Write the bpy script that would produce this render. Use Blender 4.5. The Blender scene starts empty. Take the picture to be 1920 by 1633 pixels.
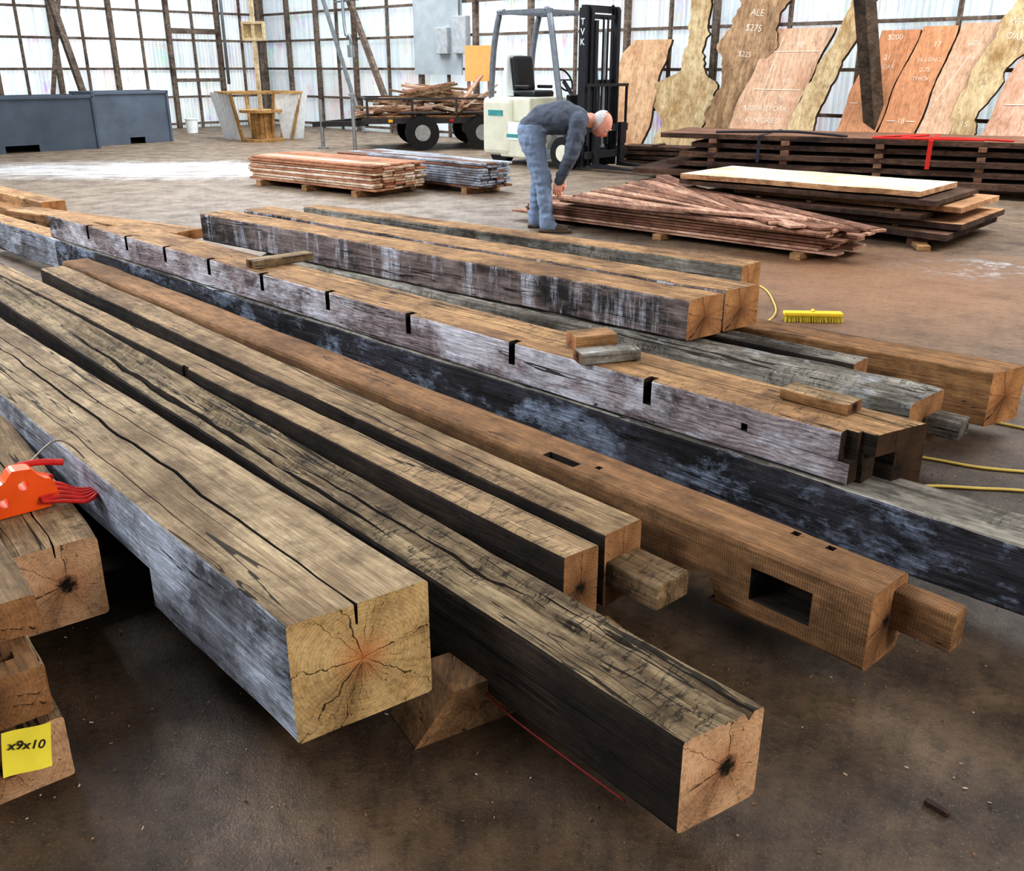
import bpy,bmesh,math,random
from mathutils import Vector,Matrix,noise,Euler
random.seed(7)
R=random.random
def U(a,b): return a+(b-a)*R()
def S2L(c):
    o=[]
    for x in c:
        x/=255.
        o.append(x/12.92 if x<=.04045 else ((x+.055)/1.055)**2.4)
    return tuple(o)+(1,)
COL=bpy.context.scene.collection
# ---------------------------------------------------------------- node helper
class NT:
    def __init__(s,name):
        s.mat=bpy.data.materials.new(name); s.mat.use_nodes=True
        s.t=s.mat.node_tree; s.t.nodes.clear()
        s.out=s.t.nodes.new('ShaderNodeOutputMaterial')
        s.b=s.t.nodes.new('ShaderNodeBsdfPrincipled')
        s.t.links.new(s.b.outputs[0],s.out.inputs[0])
        s.tc=s.t.nodes.new('ShaderNodeTexCoord')
    def put(s,sock,v):
        if isinstance(v,bpy.types.NodeSocket): s.t.links.new(v,sock)
        elif v is not None:
            if hasattr(sock.default_value,'__len__') and len(sock.default_value)==4 and isinstance(v,tuple) and len(v)==3: v=v+(1,)
            sock.default_value=v
    def map(s,sc=(1,1,1),loc=(0,0,0),src=None,rot=(0,0,0)):
        n=s.t.nodes.new('ShaderNodeMapping'); s.put(n.inputs[0],src or s.tc.outputs['Object'])
        n.inputs['Scale'].default_value=sc; n.inputs['Location'].default_value=loc; n.inputs['Rotation'].default_value=rot
        return n.outputs[0]
    def obj(s):
        oi=s.t.nodes.new('ShaderNodeObjectInfo')
        m=s.math('MULTIPLY',oi.outputs['Random'],37.)
        n=s.t.nodes.new('ShaderNodeVectorMath'); n.operation='ADD'
        s.put(n.inputs[0],s.tc.outputs['Object']); s.put(n.inputs[1],m)
        return n.outputs[0]
    def noise(s,vec,scale=1,detail=5,rough=.6,dist=0):
        n=s.t.nodes.new('ShaderNodeTexNoise'); s.put(n.inputs['Vector'],vec)
        n.inputs['Scale'].default_value=scale;n.inputs['Detail'].default_value=detail;n.inputs['Roughness'].default_value=rough;n.inputs['Distortion'].default_value=dist
        return n.outputs[0]
    def vor(s,vec,scale=1):
        n=s.t.nodes.new('ShaderNodeTexVoronoi'); s.put(n.inputs['Vector'],vec); n.inputs['Scale'].default_value=scale
        return n.outputs['Distance']
    def math(s,op,a,b=None,c=None,clamp=False):
        n=s.t.nodes.new('ShaderNodeMath'); n.operation=op; n.use_clamp=clamp
        s.put(n.inputs[0],a)
        if b is not None: s.put(n.inputs[1],b)
        if c is not None: s.put(n.inputs[2],c)
        return n.outputs[0]
    def mr(s,v,a,b,c=0.,d=1.):
        n=s.t.nodes.new('ShaderNodeMapRange'); s.put(n.inputs[0],v)
        for i,x in enumerate((a,b,c,d)): n.inputs[i+1].default_value=x
        return n.outputs[0]
    def mix(s,f,a,b,mode='MIX'):
        n=s.t.nodes.new('ShaderNodeMix'); n.data_type='RGBA'; n.blend_type=mode
        s.put(n.inputs[0],f); s.put(n.inputs[6],a); s.put(n.inputs[7],b)
        return n.outputs[2]
    def bump(s,h,st=.5,dist=.01):
        n=s.t.nodes.new('ShaderNodeBump'); n.inputs['Strength'].default_value=st; n.inputs['Distance'].default_value=dist
        s.put(n.inputs['Height'],h); s.t.links.new(n.outputs[0],s.b.inputs['Normal'])
    def fin(s,col,rough=.8,metal=0.,spec=.3):
        s.put(s.b.inputs['Base Color'],col); s.put(s.b.inputs['Roughness'],rough)
        s.b.inputs['Metallic'].default_value=metal; s.b.inputs['Specular IOR Level'].default_value=spec
        return s.mat
def plain(name,c,rough=.6,metal=0.,var=.15,sc=12,spec=.4):
    n=NT(name); c=S2L(c)
    f=n.noise(n.obj(),sc,4)
    d=tuple(x*(1-var*1.6) for x in c[:3])+(1,); e=tuple(min(1,x*(1+var)) for x in c[:3])+(1,)
    return n.fin(n.mix(n.mr(f,.3,.7),d,e),rough,metal,spec)
def wood(name,c1,c2,c3,white=None,wamt=.5,crack=1.,bump=.5,saw=False,fig=False,stripe=False,wscale=3.,rough=.85,blot=.55,ck=16,adze=0.,knots=0.,dark=0.):
    n=NT(name); o=n.obj()
    g=n.noise(n.map((26,1.4,26),src=o),1,9,.7,.45)
    fi=n.noise(n.map((170,9,170),src=o),1,4,.65)
    bl=n.noise(n.map((2.6,1.3,2.6),src=o),1,8,.7)
    mt=n.noise(n.map((13,9,13),src=o),1,7,.75)
    col=n.mix(n.mr(g,.38,.62),S2L(c1),S2L(c2))
    col=n.mix(n.mr(bl,blot-.08,blot+.1),col,S2L(c3))
    col=n.mix(n.mr(mt,.47,.66,0,.6),col,tuple(x*.5 for x in S2L(c3)[:3])+(1,))
    col=n.mix(n.mr(fi,.36,.7,.0,.5),col,(0.02,.016,.012,1))
    h=n.math('ADD',g,n.math('MULTIPLY',fi,.4)); h=n.math('ADD',h,n.math('MULTIPLY',mt,.6))
    if dark:
        dn=n.noise(n.map((1.7,.9,2.6),(5,3,1),src=o),1,8,.74)
        col=n.mix(n.mr(dn,.62-.16*dark,.70-.16*dark,0,.84),col,(0.014,.012,.013,1))
    if adze:
        az=n.noise(n.map((9,34,9),src=o),1,3,.5,.4); am=n.noise(n.map((5,2,5),src=o),1,3,.5)
        q=n.math('MULTIPLY',n.math('LESS_THAN',n.math('ABSOLUTE',n.math('SUBTRACT',az,.5)),.02),n.mr(am,.48,.58))
        col=n.mix(n.math('MULTIPLY',q,.7*adze),col,(0.015,.011,.008,1)); h=n.math('SUBTRACT',h,n.math('MULTIPLY',q,.6))
    if knots:
        vd=n.vor(n.map((1,.45,1),src=o),4.2)
        q=n.mr(n.math('ADD',vd,n.math('MULTIPLY',mt,.12)),.13,.19,1,0)
        col=n.mix(n.math('MULTIPLY',q,.75*knots),col,(0.02,.013,.009,1)); h=n.math('SUBTRACT',h,n.math('MULTIPLY',q,.5))
    if fig:
        w=n.t.nodes.new('ShaderNodeTexWave'); w.wave_type='BANDS'; w.bands_direction='Z'
        n.put(w.inputs[0],n.map((1,.3,1),src=o)); w.inputs['Scale'].default_value=20; w.inputs['Distortion'].default_value=12; w.inputs['Detail'].default_value=3;w.inputs['Detail Scale'].default_value=1.2
        col=n.mix(n.mr(w.outputs[1],.35,.9,.0,.45),col,S2L((62,46,46)))
    if saw:
        w=n.t.nodes.new('ShaderNodeTexWave'); w.wave_type='BANDS'; w.bands_direction='Y'
        n.put(w.inputs[0],n.map((.6,1,.6),src=o)); w.inputs['Scale'].default_value=46; w.inputs['Distortion'].default_value=6; w.inputs['Detail'].default_value=4; w.inputs['Detail Scale'].default_value=.6
        q=n.math('MULTIPLY',n.mr(w.outputs[1],.5,1.,0,1),n.mr(bl,.4,.6,.08,.26))
        col=n.mix(q,col,S2L((50,30,20)))
        h=n.math('ADD',h,n.math('MULTIPLY',w.outputs[1],.15))
    if white:
        wn=n.noise(n.map((wscale,wscale*(.5 if not stripe else 1.6),wscale*(1 if not stripe else .25)),src=o),1,9,.76,.2)
        th=.72-.35*wamt
        col=n.mix(n.math('MULTIPLY',n.mr(wn,th,th+.12),n.math('MULTIPLY',n.mr(g,.3,.55,.15,1.),n.mr(fi,.35,.6,1.,.4))),col,S2L(white))
    if crack>0:
        cn=n.noise(n.map((ck,.55,ck),src=o),1,3,.45,.25)
        a=n.math('ABSOLUTE',n.math('SUBTRACT',cn,.5))
        m=n.noise(n.map((3,1.2,3),src=o),1,3,.5)
        thr=n.mr(m,.38,.7,.0,.013*crack)
        ck_=n.math('LESS_THAN',a,thr)
        col=n.mix(n.math('MULTIPLY',ck_,.88),col,(0.010,.007,.005,1))
        h=n.math('SUBTRACT',h,n.math('MULTIPLY',ck_,.9))
    n.bump(h,bump,.009)
    return n.fin(col,rough,0,.2)
def endgrain(name,c1,c2,c3,dark=(40,28,20),cx=0.,cz=0.,rad=.09,nck=11,dcen=1.,core=.022):
    n=NT(name)
    v=n.map((1,1,1),(-cx,0,-cz))
    sp=n.t.nodes.new('ShaderNodeSeparateXYZ'); n.put(sp.inputs[0],v)
    r=n.math('SQRT',n.math('ADD',n.math('MULTIPLY',sp.outputs[0],sp.outputs[0]),n.math('MULTIPLY',sp.outputs[2],sp.outputs[2])))
    wob=n.noise(n.map((1,0,1)),9,4)
    rr=n.math('ADD',r,n.math('MULTIPLY',wob,.03))
    ring=n.math('SINE',n.math('MULTIPLY',rr,760.))
    base=n.mix(n.mr(wob,.35,.65),S2L(c1),S2L(c2))
    base=n.mix(n.mr(ring,-1,1,0,.16),base,S2L(dark))
    base=n.mix(n.mr(rr,.01,rad,1,0),base,S2L(c3))
    ang=n.math('ARCTAN2',sp.outputs[2],sp.outputs[0])
    ang2=n.math('ADD',ang,n.math('MULTIPLY',n.noise(n.map((1,0,1)),20,4),.5))
    s1=n.math('ABSOLUTE',n.math('SINE',n.math('MULTIPLY',ang2,nck/2.)))
    s2=n.math('ABSOLUTE',n.math('SINE',n.math('MULTIPLY',ang2,nck*1.31)))
    wid=n.math('DIVIDE',.0018,n.math('ADD',r,.012))
    nv=n.t.nodes.new('ShaderNodeVectorMath'); nv.operation='NORMALIZE'; n.put(nv.inputs[0],n.map((1,0,1),(-cx,0,-cz)))
    pres=n.noise(nv.outputs[0],2.3,2,.5)                       # some directions split wide, others stay sound
    pres=n.math('MULTIPLY',n.mr(pres,.46,.62,0.,1.),n.mr(n.noise(n.map((1,0,1)),11,3),.36,.55,.15,1.))
    c_=n.math('LESS_THAN',s1,n.math('MULTIPLY',wid,n.math('MULTIPLY',pres,nck*.75)))
    d_=n.math('MULTIPLY',n.math('LESS_THAN',s2,n.math('MULTIPLY',wid,nck*.35)),n.math('GREATER_THAN',wob,.53))
    ck=n.math('MAXIMUM',c_,d_)
    base=n.mix(n.math('MULTIPLY',ck,.88),base,(0.012,.007,.004,1))
    cen=n.mr(n.math('ADD',r,n.math('MULTIPLY',n.noise(n.map((1,0,1)),70,4,.7),.05)),core+.012,core+.026,dcen,0)
    base=n.mix(cen,base,(0.010,.007,.005,1))
    big=n.noise(n.map((1,0,1)),6,6,.7); base=n.mix(n.mr(big,.47,.68,0,.5),base,S2L(dark))
    sm_=n.noise(n.map((1,0,1)),60,5,.7); base=n.mix(n.mr(sm_,.45,.75,0,.5),base,S2L((70,50,34)))
    n.bump(n.math('SUBTRACT',n.math('MULTIPLY',sm_,.8),ck),.6,.006)
    return n.fin(base,.85,0,.2)
# ---------------------------------------------------------------- mesh builder
def frame_from(p0,p1):
    p0=Vector(p0);p1=Vector(p1); d=(p1-p0); L=d.length; d.normalize()
    up=Vector((0,0,1))
    if abs(d.z)>.98: up=Vector((0,1,0))
    x=d.cross(up).normalized(); z=x.cross(d)
    M=Matrix((x,d,z)).transposed().to_4x4(); M.translation=(p0+p1)/2
    return M,L
class MB:
    def __init__(s): s.v=[];s.f=[];s.m=[];s.sm=[]
    def add(s,vs,fs,mat=0,M=None,smooth=False):
        b=len(s.v)
        s.v+=[(M@Vector(v)) if M else Vector(v) for v in vs]
        for f in fs: s.f.append([i+b for i in f]); s.m.append(mat); s.sm.append(smooth)
    def box(s,c,size,mat=0,rot=None,M=None,ch=0):
        x,y,z=[a/2 for a in size]
        T=Matrix.Translation(Vector(c))
        if rot: T=T@Euler(rot).to_matrix().to_4x4()
        if M: T=M@T
        if ch<=0:
            vs=[(-x,-y,-z),(x,-y,-z),(x,y,-z),(-x,y,-z),(-x,-y,z),(x,-y,z),(x,y,z),(-x,y,z)]
            fs=[(0,3,2,1),(4,5,6,7),(0,1,5,4),(1,2,6,5),(2,3,7,6),(3,0,4,7)]
            s.add(vs,fs,mat,T)
        else:
            bm=bmesh.new(); bmesh.ops.create_cube(bm,size=1)
            for v in bm.verts: v.co=Vector((v.co.x*2*x,v.co.y*2*y,v.co.z*2*z))
            bmesh.ops.bevel(bm,geom=bm.edges[:],offset=ch,segments=3,affect='EDGES',profile=.5)
            bm.verts.index_update()
            s.add([v.co.copy() for v in bm.verts],[[v.index for v in f.verts] for f in bm.faces],mat,T); bm.free()
    def beam(s,p0,p1,w,h,mat=0):
        M,L=frame_from(p0,p1); s.box((0,0,0),(w,L,h),mat,M=M)
    def cyl(s,p0,p1,r0,r1=None,mat=0,n=16,cap=True):
        if r1 is None:r1=r0
        M,L=frame_from(p0,p1); vs=[];fs=[]
        for k,(y,r) in enumerate(((-L/2,r0),(L/2,r1))):
            for i in range(n): a=2*math.pi*i/n; vs.append((r*math.cos(a),y,r*math.sin(a)))
        for i in range(n): j=(i+1)%n; fs.append((i,i+n,j+n,j))
        s.add(vs,fs,mat,M,True)
        if cap: s.add(vs,[list(range(n)),list(range(2*n-1,n-1,-1))],mat,M)
    def tube(s,pts,r,mat=0,n=8,sub=6):
        P=[Vector(p) for p in pts]; Q=[]
        if len(P)>2 and sub>1:
            for i in range(len(P)-1):
                a=P[max(i-1,0)];b=P[i];c=P[i+1];d=P[min(i+2,len(P)-1)]
                for k in range(sub):
                    t=k/sub
                    Q.append(.5*((2*b)+(-a+c)*t+(2*a-5*b+4*c-d)*t*t+(-a+3*b-3*c+d)*t**3))
            Q.append(P[-1])
        else: Q=P
        rr=r if callable(r) else (lambda t:r)
        vs=[];fs=[]
        for i,q in enumerate(Q):
            d=(Q[min(i+1,len(Q)-1)]-Q[max(i-1,0)]).normalized()
            up=Vector((0,0,1)) if abs(d.z)<.9 else Vector((0,1,0))
            x=d.cross(up).normalized(); z=x.cross(d)
            for k in range(n):
                a=2*math.pi*k/n; vs.append(q+(x*math.cos(a)+z*math.sin(a))*rr(i/(len(Q)-1)))
        m=len(Q)
        for i in range(m-1):
            for k in range(n):
                k2=(k+1)%n; fs.append((i*n+k,(i+1)*n+k,(i+1)*n+k2,i*n+k2))
        fs.append(list(range(n))); fs.append([(m-1)*n+k for k in range(n-1,-1,-1)])
        s.add(vs,fs,mat,None,True)
    def prism(s,poly,y0,y1,mat=0,M=None,smat=None):
        n=len(poly)
        vs=[(x,y0,z) for x,z in poly]+[(x,y1,z) for x,z in poly]
        s.add(vs,[list(range(n)),list(range(2*n-1,n-1,-1))],mat,M)
        s.add(vs,[(i,i+n,(i+1)%n+n,(i+1)%n) for i in range(n)],mat if smat is None else smat,M)
    def ell(s,c,r,mat=0,rot=None,n=20,m=12,M=None):
        T=Matrix.Translation(Vector(c))
        if rot: T=T@Euler(rot).to_matrix().to_4x4()
        if M: T=M@T
        vs=[(0,0,r[2])];fs=[]
        for j in range(1,m):
            p=math.pi*j/m
            for i in range(n): a=2*math.pi*i/n; vs.append((r[0]*math.sin(p)*math.cos(a),r[1]*math.sin(p)*math.sin(a),r[2]*math.cos(p)))
        vs.append((0,0,-r[2]))
        for i in range(n): fs.append((0,1+i,1+(i+1)%n)); fs.append((len(vs)-1,1+(m-2)*n+(i+1)%n,1+(m-2)*n+i))
        for j in range(m-2):
            for i in range(n): a=1+j*n+i;b=1+j*n+(i+1)%n; fs.append((a,a+n,b+n,b))
        s.add(vs,fs,mat,T,True)
    def build(s,name,mats,M=None,parent=None,bevel=0,loc=None,rotz=0,fix=True):
        me=bpy.data.meshes.new(name); me.from_pydata([tuple(v) for v in s.v],[],s.f)
        for m in mats: me.materials.append(m)
        for i,p in enumerate(me.polygons): p.material_index=s.m[i]; p.use_smooth=s.sm[i]
        if fix:
            bm=bmesh.new();bm.from_mesh(me); bmesh.ops.recalc_face_normals(bm,faces=bm.faces); bm.to_mesh(me); bm.free()
        me.update()
        o=bpy.data.objects.new(name,me); COL.objects.link(o)
        if M: o.matrix_world=M
        if loc: o.location=loc; o.rotation_euler=(0,0,rotz)
        if parent: o.parent=parent
        if bevel: 
            b=o.modifiers.new('bevel','BEVEL'); b.width=bevel; b.segments=2; b.limit_method='ANGLE'
        return o
def evalmesh(o):
    dg=bpy.context.evaluated_depsgraph_get(); dg.update()
    me=bpy.data.meshes.new_from_object(o.evaluated_get(dg))
    o.modifiers.clear(); o.data=me; return o
# ---------------------------------------------------------------- timber
def timber(name,NL,FL,w,z0,z1,mats,L=None,amp=.003,topamp=0.,rr=.01,skew=0.,cuts=(),cracks=(),add=(),seed=None,ns=9,step=.035):
    """mats: top,left,right,end.  local: x right, y along, z up, origin at near-end centre"""
    d=Vector((FL[0]-NL[0],FL[1]-NL[1],0)); LL=d.length if L is None else L; d.normalize()
    x=Vector((d.y,-d.x,0)); h=z1-z0
    M=Matrix((x,d,Vector((0,0,1)))).transposed().to_4x4()
    M.translation=Vector((NL[0],NL[1],(z0+z1)/2))+x*(w/2)
    sd=seed if seed is not None else len(bpy.data.objects)*3.17
    k=rr
    def side(n,a): return [-1,-1+2*k/a]+[-1+2*k/a+(2-4*k/a)*(i+1)/(n+1) for i in range(n)]+[1-2*k/a]
    ring=[]
    nt=ns if topamp==0 else 26
    for t in side(4,h): ring.append((-w/2,t*h/2,1))
    for t in side(nt,w): ring.append((t*w/2,h/2,0))
    for t in side(4,h): ring.append((w/2,-t*h/2,2))
    for t in side(ns,w): ring.append((-t*w/2,-h/2,2))
    N=len(ring); st=max(12,int(LL/step)); vs=[];fs=[];ms=[]
    for j in range(st+1):
        y=LL*j/st
        wr=k*(1+1.2*noise.noise(Vector((y*3,sd,0))))+.002
        bite=max(0,noise.noise(Vector((y*6,sd,4)))-.25)*.05*(amp/.004)
        for (px,pz,sdn) in ring:
            X,Z=px,pz
            w_=max(wr,.002)+(bite if pz>h/2*.8 and px<0 else 0)
            ax=abs(X)-(w/2-w_); az=abs(Z)-(h/2-w_)
            if ax>0 and az>0:
                l=math.hypot(ax,az)
                if l>w_:
                    X=math.copysign(w/2-w_+ax/l*w_,X); Z=math.copysign(h/2-w_+az/l*w_,Z)
            p=Vector((X*7+sd,y*1.3,Z*7))
            nv=noise.noise_vector(p)*amp+noise.noise_vector(Vector((X*30,y*9+sd,Z*30)))*amp*.45
            dz=0
            if topamp and sdn==0 and abs(px)<w/2*.97:
                a=noise.noise(Vector((X*38+sd,y*2.2,1))); b=noise.noise(Vector((X*90,y*7+sd,5)))
                dz=-topamp*(max(0,a)*1.2+abs(b)*.5)
            e=1 if 0<j<st else .35
            vs.append((X+nv.x*e,y+skew*X*(1-j/st)+(nv.y*.4 if 0<j<st else 0),Z+nv.z*e+dz))
    for j in range(st):
        for i in range(N):
            i2=(i+1)%N; fs.append((j*N+i,(j+1)*N+i,(j+1)*N+i2,j*N+i2)); ms.append(ring[i][2])
    b=MB(); b.add(vs,fs,0); b.m=ms; b.sm=[False]*len(ms)
    b.add(vs,[list(range(N)),[st*N+i for i in range(N-1,-1,-1)]],3)
    bm_=b.build(name,mats,M)
    bm=bmesh.new();bm.from_mesh(bm_.data);bmesh.ops.remove_doubles(bm,verts=bm.verts,dist=1e-5);bmesh.ops.recalc_face_normals(bm,faces=bm.faces);bm.to_mesh(bm_.data);bm.free()
    if cuts or cracks:
        c=MB()
        for q in cuts: c.box(q[0],q[1],2,rot=q[2] if len(q)>2 else None)  # cut faces take the third material, usually dark, to colour in slot shade
        for (pts,wd,dp) in cracks:
            vv=[];ff=[];n=len(pts)
            for i,(a,y) in enumerate(pts):
                f=math.sin(math.pi*min(1,(i+.6)/(n-.4)))**.5 if 0<i<n-1 else .15
                if i==0 and y<=0: f=1
                for q in ((a-wd*f/2,h/2+.02),(a+wd*f/2,h/2+.02),(a+wd*f*.25,h/2-dp*f),(a-wd*f*.25,h/2-dp*f)): vv.append((q[0],y,q[1]))
            for i in range(n-1):
                for k_ in range(4): k2=(k_+1)%4; ff.append((i*4+k_,i*4+k2,(i+1)*4+k2,(i+1)*4+k_))
            ff.append((3,2,1,0)); ff.append(tuple((n-1)*4+q for q in range(4)))
            c.add(vv,ff,2)
        co=c.build('tmp_cut',list(mats),M)
        mo=bm_.modifiers.new('b','BOOLEAN'); mo.operation='DIFFERENCE'; mo.solver='EXACT'; mo.object=co; mo.use_self=True
        evalmesh(bm_); bpy.data.objects.remove(co)
    if add:
        b=MB()
        for a in add: b.box(a[0],a[1],a[2] if len(a)>2 else 0,ch=.006)
        ob=b.build('tenon',mats,None); ob.parent=bm_
    return bm_
def crackline(x0,y0,y1,n=22,amp=.012,drift=0.,sd=0.):
    return [(x0+drift*(i/(n-1))+amp*noise.noise(Vector((i*.45,sd,3))),y0+(y1-y0)*i/(n-1)) for i in range(n)]
# ---------------------------------------------------------------- materials
W_dust=wood('weathered_dusty_oak',(194,170,136),(150,126,98),(118,96,72),crack=1.3,bump=.8,adze=.5,knots=.5)
W_dust2=wood('weathered_brown_oak',(184,154,118),(134,110,82),(104,80,56),crack=1.2,bump=.8,adze=.7,knots=.7)
W_hewn=wood('hewn_split_oak',(176,154,120),(114,94,70),(82,64,48),crack=2.4,bump=1.,ck=24,adze=1.,knots=.4)
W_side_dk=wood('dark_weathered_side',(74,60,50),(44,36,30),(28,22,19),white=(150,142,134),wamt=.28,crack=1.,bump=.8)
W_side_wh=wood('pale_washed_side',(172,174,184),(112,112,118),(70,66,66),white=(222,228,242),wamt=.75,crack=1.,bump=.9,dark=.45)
W_sawn=wood('fresh_sawn_brown',(166,124,86),(134,98,66),(112,80,52),crack=.25,bump=.5,saw=True,knots=.3)
W_gtop=wood('orange_tan_top',(200,158,112),(158,120,84),(122,90,64),crack=.9,bump=.7,adze=.6,knots=.6)
W_gside=wood('lavender_grey_side',(204,188,188),(142,124,124),(84,68,68),white=(244,242,250),wamt=.72,crack=.5,bump=.6,fig=True,blot=.6,knots=.5,dark=.42)
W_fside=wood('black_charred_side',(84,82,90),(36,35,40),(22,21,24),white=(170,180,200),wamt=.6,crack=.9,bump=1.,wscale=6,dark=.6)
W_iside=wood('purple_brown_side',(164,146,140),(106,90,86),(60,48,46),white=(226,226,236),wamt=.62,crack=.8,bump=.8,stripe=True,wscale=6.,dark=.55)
W_grey=wood('silver_grey_oak',(184,176,162),(118,110,100),(70,62,56),white=(214,216,222),wamt=.48,crack=1.8,bump=1.,adze=.7,dark=.15)
W_brn=wood('brown_beam',(170,126,84),(132,96,64),(98,70,46),crack=.6,bump=.5,knots=.5)
W_blk=wood('offcut_wood',(196,152,108),(156,116,80),(116,86,60),crack=.5,bump=.4)
E_A=endgrain('end_grain_pale',(216,184,132),(184,148,98),(188,118,68),nck=15,dcen=.4,core=.006,cz=.01)
E_B=endgrain('end_grain_pink',(220,178,140),(192,148,110),(160,108,74),cx=.015,cz=.0,nck=7,dcen=1.,core=.027)
E_C=endgrain('end_grain_brown',(176,130,88),(138,98,66),(88,58,38),nck=7,dcen=1.)
E_O=endgrain('end_grain_orange',(206,152,102),(164,114,74),(126,80,50),nck=6,dcen=.2,core=.008)
E_D=endgrain('end_grain_dark',(80,58,40),(52,38,28),(28,20,16),nck=6,dcen=1.)
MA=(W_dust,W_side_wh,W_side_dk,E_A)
# ---------------------------------------------------------------- foreground timbers
def ln(NL,d,l): return (NL[0]+d[0]*l,NL[1]+d[1]*l)
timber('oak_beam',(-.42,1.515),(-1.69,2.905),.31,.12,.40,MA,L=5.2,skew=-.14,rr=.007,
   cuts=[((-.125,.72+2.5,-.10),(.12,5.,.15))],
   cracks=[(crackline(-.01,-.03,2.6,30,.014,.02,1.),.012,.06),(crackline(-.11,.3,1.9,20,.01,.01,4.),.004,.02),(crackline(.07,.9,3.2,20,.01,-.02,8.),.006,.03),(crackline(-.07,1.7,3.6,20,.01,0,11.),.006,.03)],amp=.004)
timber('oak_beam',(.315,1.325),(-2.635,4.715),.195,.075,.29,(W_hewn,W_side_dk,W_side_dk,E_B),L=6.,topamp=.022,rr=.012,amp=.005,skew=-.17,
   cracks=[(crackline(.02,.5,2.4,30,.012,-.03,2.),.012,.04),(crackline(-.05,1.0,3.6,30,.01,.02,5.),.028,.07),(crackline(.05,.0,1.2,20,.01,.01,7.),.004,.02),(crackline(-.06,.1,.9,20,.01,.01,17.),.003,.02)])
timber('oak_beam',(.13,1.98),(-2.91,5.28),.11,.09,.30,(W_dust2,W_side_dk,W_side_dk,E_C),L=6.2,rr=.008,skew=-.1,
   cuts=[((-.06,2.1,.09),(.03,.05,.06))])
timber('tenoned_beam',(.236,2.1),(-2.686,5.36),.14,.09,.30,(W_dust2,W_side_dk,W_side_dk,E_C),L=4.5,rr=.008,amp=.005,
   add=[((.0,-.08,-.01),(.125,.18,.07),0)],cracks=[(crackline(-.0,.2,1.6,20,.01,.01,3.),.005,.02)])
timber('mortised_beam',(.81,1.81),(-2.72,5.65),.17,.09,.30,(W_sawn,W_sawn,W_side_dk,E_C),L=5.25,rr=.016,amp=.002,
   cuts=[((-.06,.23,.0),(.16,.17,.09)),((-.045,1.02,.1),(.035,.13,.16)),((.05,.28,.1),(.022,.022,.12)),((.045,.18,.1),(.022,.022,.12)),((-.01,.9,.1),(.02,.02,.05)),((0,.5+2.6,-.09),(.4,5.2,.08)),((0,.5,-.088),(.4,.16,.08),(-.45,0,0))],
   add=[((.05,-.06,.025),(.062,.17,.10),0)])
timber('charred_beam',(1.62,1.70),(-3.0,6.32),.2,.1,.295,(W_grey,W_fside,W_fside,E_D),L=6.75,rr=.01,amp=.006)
gl=[.707,1.335,1.943,2.523,3.087,3.62,4.126,4.63,5.2]
timber('notched_joist_beam',(.944,2.40),(-3.2,6.54),.09,.3,.45,(W_gtop,W_gside,W_side_dk,E_D),rr=.005,amp=.0015,
   cuts=[((-.035,l,.035),(.06,.032,.09)) for l in gl]+[((-.045,.0,.04),(.07,.07,.1)),((-.035,.34,.01),(.06,.022,.022))])
timber('oak_beam',(1.035,2.385),(-3.065,6.485),.20,.2,.45,(W_gtop,W_side_dk,W_side_dk,E_D),L=5.15,rr=.008,skew=-.28,
   cracks=[(crackline(-.03,.1,2.1,20,.012,.02,6.),.006,.03)],cuts=[((-.07,-.02,-.02),(.1,.16,.16))])
timber('oak_beam',(.767,3.88),(-2.106,6.41),.22,.3,.48,(W_gtop,W_iside,W_side_dk,E_O),rr=.01,amp=.005,skew=-.2)
timber('oak_beam',(.955,4.03),(-1.85,6.56),.225,.3,.485,(W_gtop,W_iside,W_side_dk,E_O),rr=.01,amp=.004,skew=-.2)
timber('grey_beam',(1.20,4.81),(-1.54,7.03),.18,.14,.44,(W_gtop,W_grey,W_side_dk,E_O),rr=.01,amp=.004,skew=-.1)
timber('grey_tenoned_beam',(1.42,3.10),(-1.6,5.95),.25,.1,.295,(W_grey,W_grey,W_side_dk,E_C),rr=.02,amp=.009,topamp=.014,skew=-.1,add=[((.07,-.05,-.02),(.1,.14,.07),0)])
timber('grey_beam',(1.37,3.58),(.3,4.55),.14,.1,.295,(W_grey,W_side_dk,W_side_dk,E_C),rr=.014,amp=.006,topamp=.01)
timber('brown_beam',(1.91,3.46),(.7,4.51),.2,.06,.285,(W_brn,W_brn,W_brn,E_O),rr=.008,skew=-.35)
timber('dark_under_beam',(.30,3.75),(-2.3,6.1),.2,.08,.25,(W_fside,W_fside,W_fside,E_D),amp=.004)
timber('oak_beam',(-1.19,1.94),(-1.79,2.74),.20,.1,.32,(W_dust2,W_side_dk,W_side_dk,E_B),L=3.2,amp=.005,cracks=[(crackline(0,0,1.,16,.01,.0,2.),.006,.03)])
dd=(-.62,.785)
for (nr,z0,z1,w,mt) in (((-.93,1.585),.0,.15,.26,(W_dust2,W_side_dk,W_side_dk,E_B)),((-.955,1.60),.15,.27,.24,(W_dust2,W_dust2,W_dust2,E_C)),((-.90,1.50),.27,.335,.2,(W_brn,W_brn,W_brn,E_C)),((-.955,1.62),.335,.42,.24,(W_dust2,W_dust2,W_dust2,E_C))):
    nl=(nr[0]-.785*w,nr[1]-.62*w)
    timber('tenoned_beam' if z0==.27 else 'oak_beam',nl,ln(nl,dd,2.),w,z0,z1,mt,L=.22 if z0==.27 else 2.4,amp=.004,cuts=([((.05,.07,0),(.03,.03,.2))] if z0==.27 else []))
timber('oak_beam',(-4.3,8.7),(-5.57,9.93),.22,.02,.25,(W_gtop,W_blk,W_blk,E_O),L=3.4)
timber('oak_beam',(-3.9,8.1),(-5.2,9.4),.2,.02,.16,(W_brn,W_brn,W_brn,E_O),L=2.4)
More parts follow.
